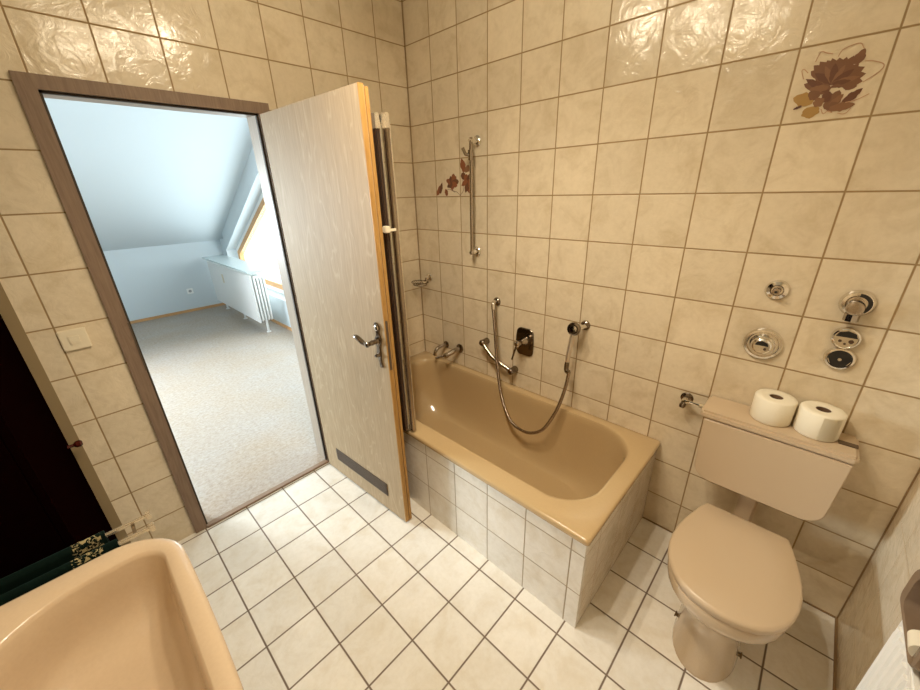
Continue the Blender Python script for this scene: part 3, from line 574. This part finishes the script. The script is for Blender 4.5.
# cistern
ci = thing('cistern', 'wall-hung beige cistern carrying two paper rolls', 'cistern', (-.08, -2.05, .49))
pts = [(y_, z_) for y_, z_, _ in rrect(-2.262, -1.842, .492, .766, (.004, .004, .06, .06), 0, 8, 4)]
pts = [(y_ + (.0 if z_ > .6 else 0) + (.012*(.766-z_)/.27 if y_ < -2.05 else -.010*(.766-z_)/.27), z_) for y_, z_ in pts]
bm = bmesh.new(); prism(bm, pts, 0, -.158, -.004, bev=.010); obj('tank', bm, M['wc_plastic'], ci)
boxo('tank_lid', (-.161, -.002, -2.268, -1.826, .768, .800), M['wc_plastic'], ci, bev=.009, seg=4)
boxo('flush_lever', (-.100, -.076, -2.264, -2.215, .8002, .804), mat('dark_brown_lever', (.09, .055, .03), .4), ci, bev=.001)
bm = bmesh.new(); box(bm, -.11, -.05, -2.078, -2.018, .30, .487, bev=.008); tube(bm, [(-.08, -2.05, .32), (-.12, -2.05, .31), (-.185, -2.052, .31)], .033, 16, sm=4); obj('flush_pipe', bm, M['wc_plastic'], ci)
# paper rolls on the cistern
for k, (x_, y_, rr, lab) in enumerate(((-.066, -2.028, .061, 'white toilet paper roll on the cistern, left one nearer the bathtub'), (-.068, -2.155, .0605, 'white toilet paper roll with loose end on the cistern, right one'))):
    t_ = thing('toilet_paper_roll', lab, 'toilet paper', (x_, y_, .801), group='toilet paper rolls on the cistern')
    bm = bmesh.new(); lathe(bm, [(0, .020), (0, rr-.003), (.004, rr), (.088, rr), (.093, rr-.004), (.0935, rr-.02), (.092, .0205), (.0, .0200)], (x_, y_, .801), (0, 0, 1), 40)
    obj('paper', bm, M['paper'], t_, smooth=60)
    bm = bmesh.new(); lathe(bm, [(.002, .020), (.090, .020), (.090, .0188), (.004, .0188), (.004, 0)], (x_, y_, .801), (0, 0, 1), 24); obj('cardboard_core', bm, M['hole'], t_)
    if k:
        bm = bmesh.new(); pp = []
        for i in range(9):
            a = math.radians(185 + i*6); pp.append((x_+(rr+.0005+.0018*(i/8))*math.cos(a), y_+(rr+.0005+.0018*(i/8))*math.sin(a)))
        A = [bm.verts.new((p[0], p[1], .804)) for p in pp]; B = [bm.verts.new((p[0], p[1], .89)) for p in pp]
        for i in range(8): bm.faces.new((A[i], A[i+1], B[i+1], B[i]))
        bmesh.ops.solidify(bm, geom=bm.faces[:], thickness=.0012); obj('loose_sheet', bm, M['paper'], t_)

# ---------------- right wall: paper holder and radiator ----------------
ra = thing('radiator', 'white ribbed radiator low on the right wall', 'radiator', (-.8, -2.40, .1))
bm = bmesh.new(); box(bm, -1.30, -.545, -2.400, -2.384, .09, .625, bev=.004)
for i in range(22):
    x_ = -.575-i*.033; tube(bm, [(x_, -2.386, .12), (x_, -2.384, .14), (x_, -2.384, .59), (x_, -2.386, .61)], .009, 8)
obj('ribbed_panel', bm, M['white_paint'], ra)
for z in (.2, .5):
    for x_ in (-.72, -1.2): boxo('wall_bracket', (x_, x_+.04, -2.421, -2.40, z, z+.05), M['white_paint'], ra)
ph = thing('paper_holder', 'brown-beige ceramic paper holder on the right wall above the radiator', 'paper holder', (-.57, -2.40, .7))
yf = -2.375; bx = (-.715, -.497, .640, .780)
bm = bmesh.new()
HR = (.065, .065, .022, .022)
o1 = rrect(*bx, HR, 0, 6, 4); i1 = rrect(bx[0]+.020, bx[1]-.030, bx[2]+.012, bx[3]-.018, (.05, .05, .016, .016), 0, 6, 4); o2 = rrect(bx[0]+.004, bx[1]-.004, bx[2]+.003, bx[3]-.004, (.062, .062, .02, .02), 0, 6, 4)
loft(bm, [[(x_, YR+.001, z_) for x_, z_, _ in o1], [(x_, yf-.004, z_) for x_, z_, _ in o1], [(x_, yf, z_) for x_, z_, _ in o2], [(x_, yf-.002, z_) for x_, z_, _ in i1], [(x_, YR+.006, z_) for x_, z_, _ in i1]], True, True)
obj('holder_body', bm, mat('brown_glaze', (.22, .155, .105), .25), ph)
bm = bmesh.new(); lathe(bm, [(0, .004), (.06, .004)], (-.697, -2.390, .674), (1, 0, 0), 12); obj('spindle', bm, M['wc_plastic'], ph)
bm = bmesh.new(); lathe(bm, [(0, .005), (0, .022), (.045, .020), (.045, .005), (0, .005)], (-.688, -2.390, .674), (1, 0, 0), 32); tag(obj('toilet_paper_roll', bm, M['paper'], smooth=60), 'white toilet paper roll inside the ceramic wall holder', 'toilet paper')

# ---------------- wash basin ----------------
sk = thing('wash_basin', 'beige wash basin in the near left foreground', 'basin', (-1.98, -1.28, .7))
sx0, sx1, sy0, sy1, sz = -2.255, -1.704, -1.60, -.964, .85
rings = []
def S_(d, r_, z, back=0): rings.append([(x_ + (.008*(1-((y_-(-1.28))/.32)**2) if x_ > -1.75 else 0), y_, z_) for x_, y_, z_ in rrect(sx0+back, sx1-.008-d, sy0+d, sy1-d, r_, z, 10, 8)])
S_(.11, .06, .640, 0); S_(.03, .09, .73); S_(.006, .12, .80); S_(0, .125, .822); S_(0, .125, .842); S_(.004, .123, .848); S_(.010, .12, .850)
def S2(a, f, sd, r_, z): rings.append(rrect(sx0+a, sx1-f, sy0+sd, sy1-sd, r_, z, 10, 8))
Rb_ = (.060, .19, .19, .060)
S2(.19, .036, .062, Rb_, .850); S2(.191, .039, .065, Rb_, .8475); S2(.193, .043, .069, Rb_, .838)
S2(.198, .050, .078, Rb_, .79); S2(.205, .062, .092, (.07, .16, .16, .07), .74); S2(.22, .088, .12, (.09, .12, .12, .09), .700); S2(.24, .125, .165, (.08, .08, .08, .08), .680); S2(.27, .2, .25, (.03, .03, .03, .03), .672)
bm = loft(bmesh.new(), rings, True, True); obj('basin_bowl', bm, M['sink'], sk, smooth=60)
bm = bmesh.new(); lathe(bm, [(0, .028), (.003, .028), (.003, .02), (.0, .018), (.0, 0)], (-1.98, -1.28, .6725), (0, 0, 1), 24); obj('drain', bm, M['chrome'], sk)

# towel rail and towels
tr_ = thing('towel_rail', 'twin-bar metal towel rail between cabinet and basin', 'towel rail', (-2.24, -.86, .78))
BY = ((-.832, .80), (-.891, .80))
for y_, z_ in BY:
    bm = box(bmesh.new(), -2.245, -1.750, y_-.005, y_+.005, z_-.005, z_+.005, bev=.002); br = obj('bar', bm, M['alu'], tr_)
    bm = box(bmesh.new(), -1.756, -1.744, y_-.009, y_+.009, z_-.010, z_+.012, bev=.002); obj('end_cap', bm, M['alu'], br)
bm = box(bmesh.new(), -1.790, -1.782, BY[1][0], BY[0][0], .790, .795); obj('cross_link', bm, M['silver'], tr_)
boxo('wall_plate', (-2.258, -2.243, -.912, -.812, .76, .84), M['alu'], tr_, bev=.003)
for k, (y_, z_) in enumerate(BY):
    bm = bmesh.new(); xs = [-2.235 + i*(.415+ (-.02 if k == 0 else 0))/12 for i in range(13)]
    rnd = random.Random(k); prof = []
    hw = .0125
    for s in range(9): prof.append((y_-hw, .36+s*(z_-.36)/9))
    for s in range(7): a = PI-s*PI/6; prof.append((y_+hw*math.cos(a), z_+.003+hw*math.sin(a)))
    for s in range(9): prof.append((y_+hw, z_-(s+1)*(z_-.42)/9))
    G = [[bm.verts.new((x_, p[0]+.002*math.sin(x_*40+p[1]*9)*(1 if p[1] < z_-.05 else 0), p[1])) for p in prof] for x_ in xs]
    for a, b_ in zip(G, G[1:]):
        for i in range(len(prof)-1): bm.faces.new((a[i], a[i+1], b_[i+1], b_[i]))
    bmesh.ops.recalc_face_normals(bm, faces=bm.faces[:]); bmesh.ops.solidify(bm, geom=bm.faces[:], thickness=.005)
    tag(obj('towel', bm, M['towel'], smooth=60), ('dark green towel with gold floral band on the bar nearer the cabinet', 'dark green towel with gold floral band on the bar nearer the basin')[k], 'towel', 'green towels on the rail')

# ---------------- dark cabinet ----------------
cb = thing('tall_cabinet', 'tall near-black mahogany cabinet in the left corner', 'cabinet', (-2.08, -.37, 0))
boxo('carcass', (XL+.002, -1.925, -.745, -.006, 0.002, 2.1), M['mahogany'], cb)
boxo('cabinet_door', (-1.925, -1.907, -.742, -.006, .06, 2.09), M['mahogany'], cb, bev=.002)
boxo('olive_strip', (-1.907, -1.873, -.006, -.001, 0.002, 2.1), M['wall_strip'], cb)['label'] = 'olive brown strip on the door wall'  # thin olive brown strip laid flat on the door wall beside the cabinet
bm = bmesh.new(); lathe(bm, [(0, .007), (.018, .006), (.026, .013), (.038, .014), (.044, .008), (.045, 0)], (-1.908, -.065, .728), (1, 0, 0), 20); obj('knob', bm, M['redwood'], cb)

# light switch
ls = thing('light_switch', 'square cream light switch left of the door frame', 'light switch', (-1.762, 0, 1.125))
boxo('cover_plate', (-1.802, -1.722, -.010, -.0005, 1.083, 1.165), M['white_plastic'], ls, bev=.003)
boxo('rocker', (-1.778, -1.747, -.0135, -.009, 1.108, 1.140), M['white_plastic'], ls, bev=.0015)

# ---------------- ceiling lamp (above the frame) ----------------
lp = thing('ceiling_lamp', 'ceiling bar lamp with three warm bulbs over the bathroom', 'lamp', (-1.12, -1.22, H))
d_ = Vector((BULBS[2][0]-BULBS[0][0], BULBS[2][1]-BULBS[0][1], 0)).normalized()
bm = bmesh.new(); c0 = Vector((-1.12, -1.21, BZ+.10)); tube(bm, [c0-d_*.36, c0+d_*.36], .012, 8); obj('bar', bm, M['silver'], lp)
bm = bmesh.new(); lathe(bm, [(0, .05), (.02, .05), (.02, .012), (H-BZ-.10, .012)], (-1.12, -1.21, H), (0, 0, -1), 20); obj('ceiling_rose', bm, M['silver'], lp)
for x_, y_ in BULBS:
    bm = bmesh.new(); lathe(bm, [(0, .02), (.055, .018), (.055, 0)], (x_, y_, BZ+.10), (0, 0, -1), 12); so = obj('socket', bm, M['silver'], lp)
    bm = bmesh.new(); bmesh.ops.create_uvsphere(bm, u_segments=16, v_segments=10, radius=.03, matrix=Matrix.Translation((x_, y_, BZ))); obj('bulb', bm, M['bulb'], so)

# ---------------- attic room contents ----------------
hr = thing('column_radiator', 'white panel radiator under the attic gable window', 'radiator', (-.17, 3.7, 0))
ya, yb, za, zb = 2.86, 4.60, .14, .74
bm = box(bmesh.new(), -.235, -.215, ya, yb, za, zb, bev=.006); obj('front_panel', bm, M['white_paint'], hr)
bm = bmesh.new()
for i in range(4):
    x_ = -.193+i*.036
    tube(bm, [(x_, ya+.02, za+.02), (x_, ya, za+.04), (x_, ya, zb-.05), (x_, ya+.02, zb-.02)], .013, 10)
    box(bm, x_-.008, x_+.008, ya+.02, yb-.02, za+.02, zb-.03)
obj('column_section', bm, M['white_paint'], hr)
bm = bmesh.new(); tube(bm, [(-.20, ya+.01, zb-.03), (-.09, ya+.01, zb-.03)], .02, 12); obj('header_pipe', bm, M['white_paint'], hr)
for y_ in (ya+.03, (ya+yb)/2, yb-.1):
    bm = bmesh.new(); tube(bm, [(-.15, y_, 0), (-.15, y_, .16)], .014, 10); lathe(bm, [(0, .028), (.008, .026), (.01, .014)], (-.15, y_, 0), (0, 0, 1), 14); obj('leg', bm, M['white_paint'], hr)
boxo('cover_shelf', (-.27, .02, ya-.05, yb+.05, zb+.035, zb+.055), mat('pale_shelf', (.55, .62, .62), .2), hr, bev=.003)
for y_ in (ya+.2, yb-.2): boxo('shelf_bracket', (-.2, -.08, y_-.01, y_+.01, zb-.04, zb+.036), M['white_paint'], hr)
boxo('heat_meter', (-.243, -.235, 3.95, 3.99, .50, .62), M['white_plastic'], hr, bev=.002)['label'] = 'slim heat cost meter'
so = thing('wall_socket', 'small white power socket low on the attic knee wall', 'power socket', (-.513, HY, .308))
boxo('cover_plate', (-.553, -.473, HY-.010, HY-.0005, .268, .348), M['white_paint'], so, bev=.003)
bm = bmesh.new(); lathe(bm, [(0, .021), (.003, .020), (.0031, 0)], (-.513, HY-.0098, .308), (0, -1, 0), 20); obj('socket_insert', bm, mat('socket_grey', (.35, .36, .36), .4), so)
w2 = thing('window_2', 'second attic window on the unseen left wall', 'window', (HX0-.05, 3.3, .8), kind='structure')
bm = bmesh.new(); 
for a, b_, c, d in ((SW0, SW1, .8, .86), (SW0, SW1, 1.94, 2.0), (SW0, SW0+.06, .86, 1.94), (SW1-.06, SW1, .86, 1.94)): box(bm, HX0-.08, HX0-.03, a, b_, c, d)
obj('window_frame', bm, M['winwood'], w2, smooth=0)
boxo('pane', (HX0-.06, HX0-.055, SW0+.06, SW1-.06, .86, 1.94), M['glass'], w2)


al = thing('attic_lamp', 'small bare warm bulb on the attic ceiling just past the doorway', 'lamp', (-1.08, .85, 2.55))
bm = bmesh.new(); lathe(bm, [(0, .04), (.02, .04), (.03, .018), (.075, .016), (.075, 0)], (-1.08, .85, 2.55), (0, 0, -1), 16); obj('socket', bm, M['white_plastic'], al)
bm = bmesh.new(); bmesh.ops.create_uvsphere(bm, u_segments=16, v_segments=10, radius=.03, matrix=Matrix.Translation((-1.08, .85, 2.45))); obj('bulb', bm, mat('attic_bulb', (1, 1, 1), .5, emit=(1.0, .80, .55), es=2.5/(PI*4*PI*.03*.03)), al)
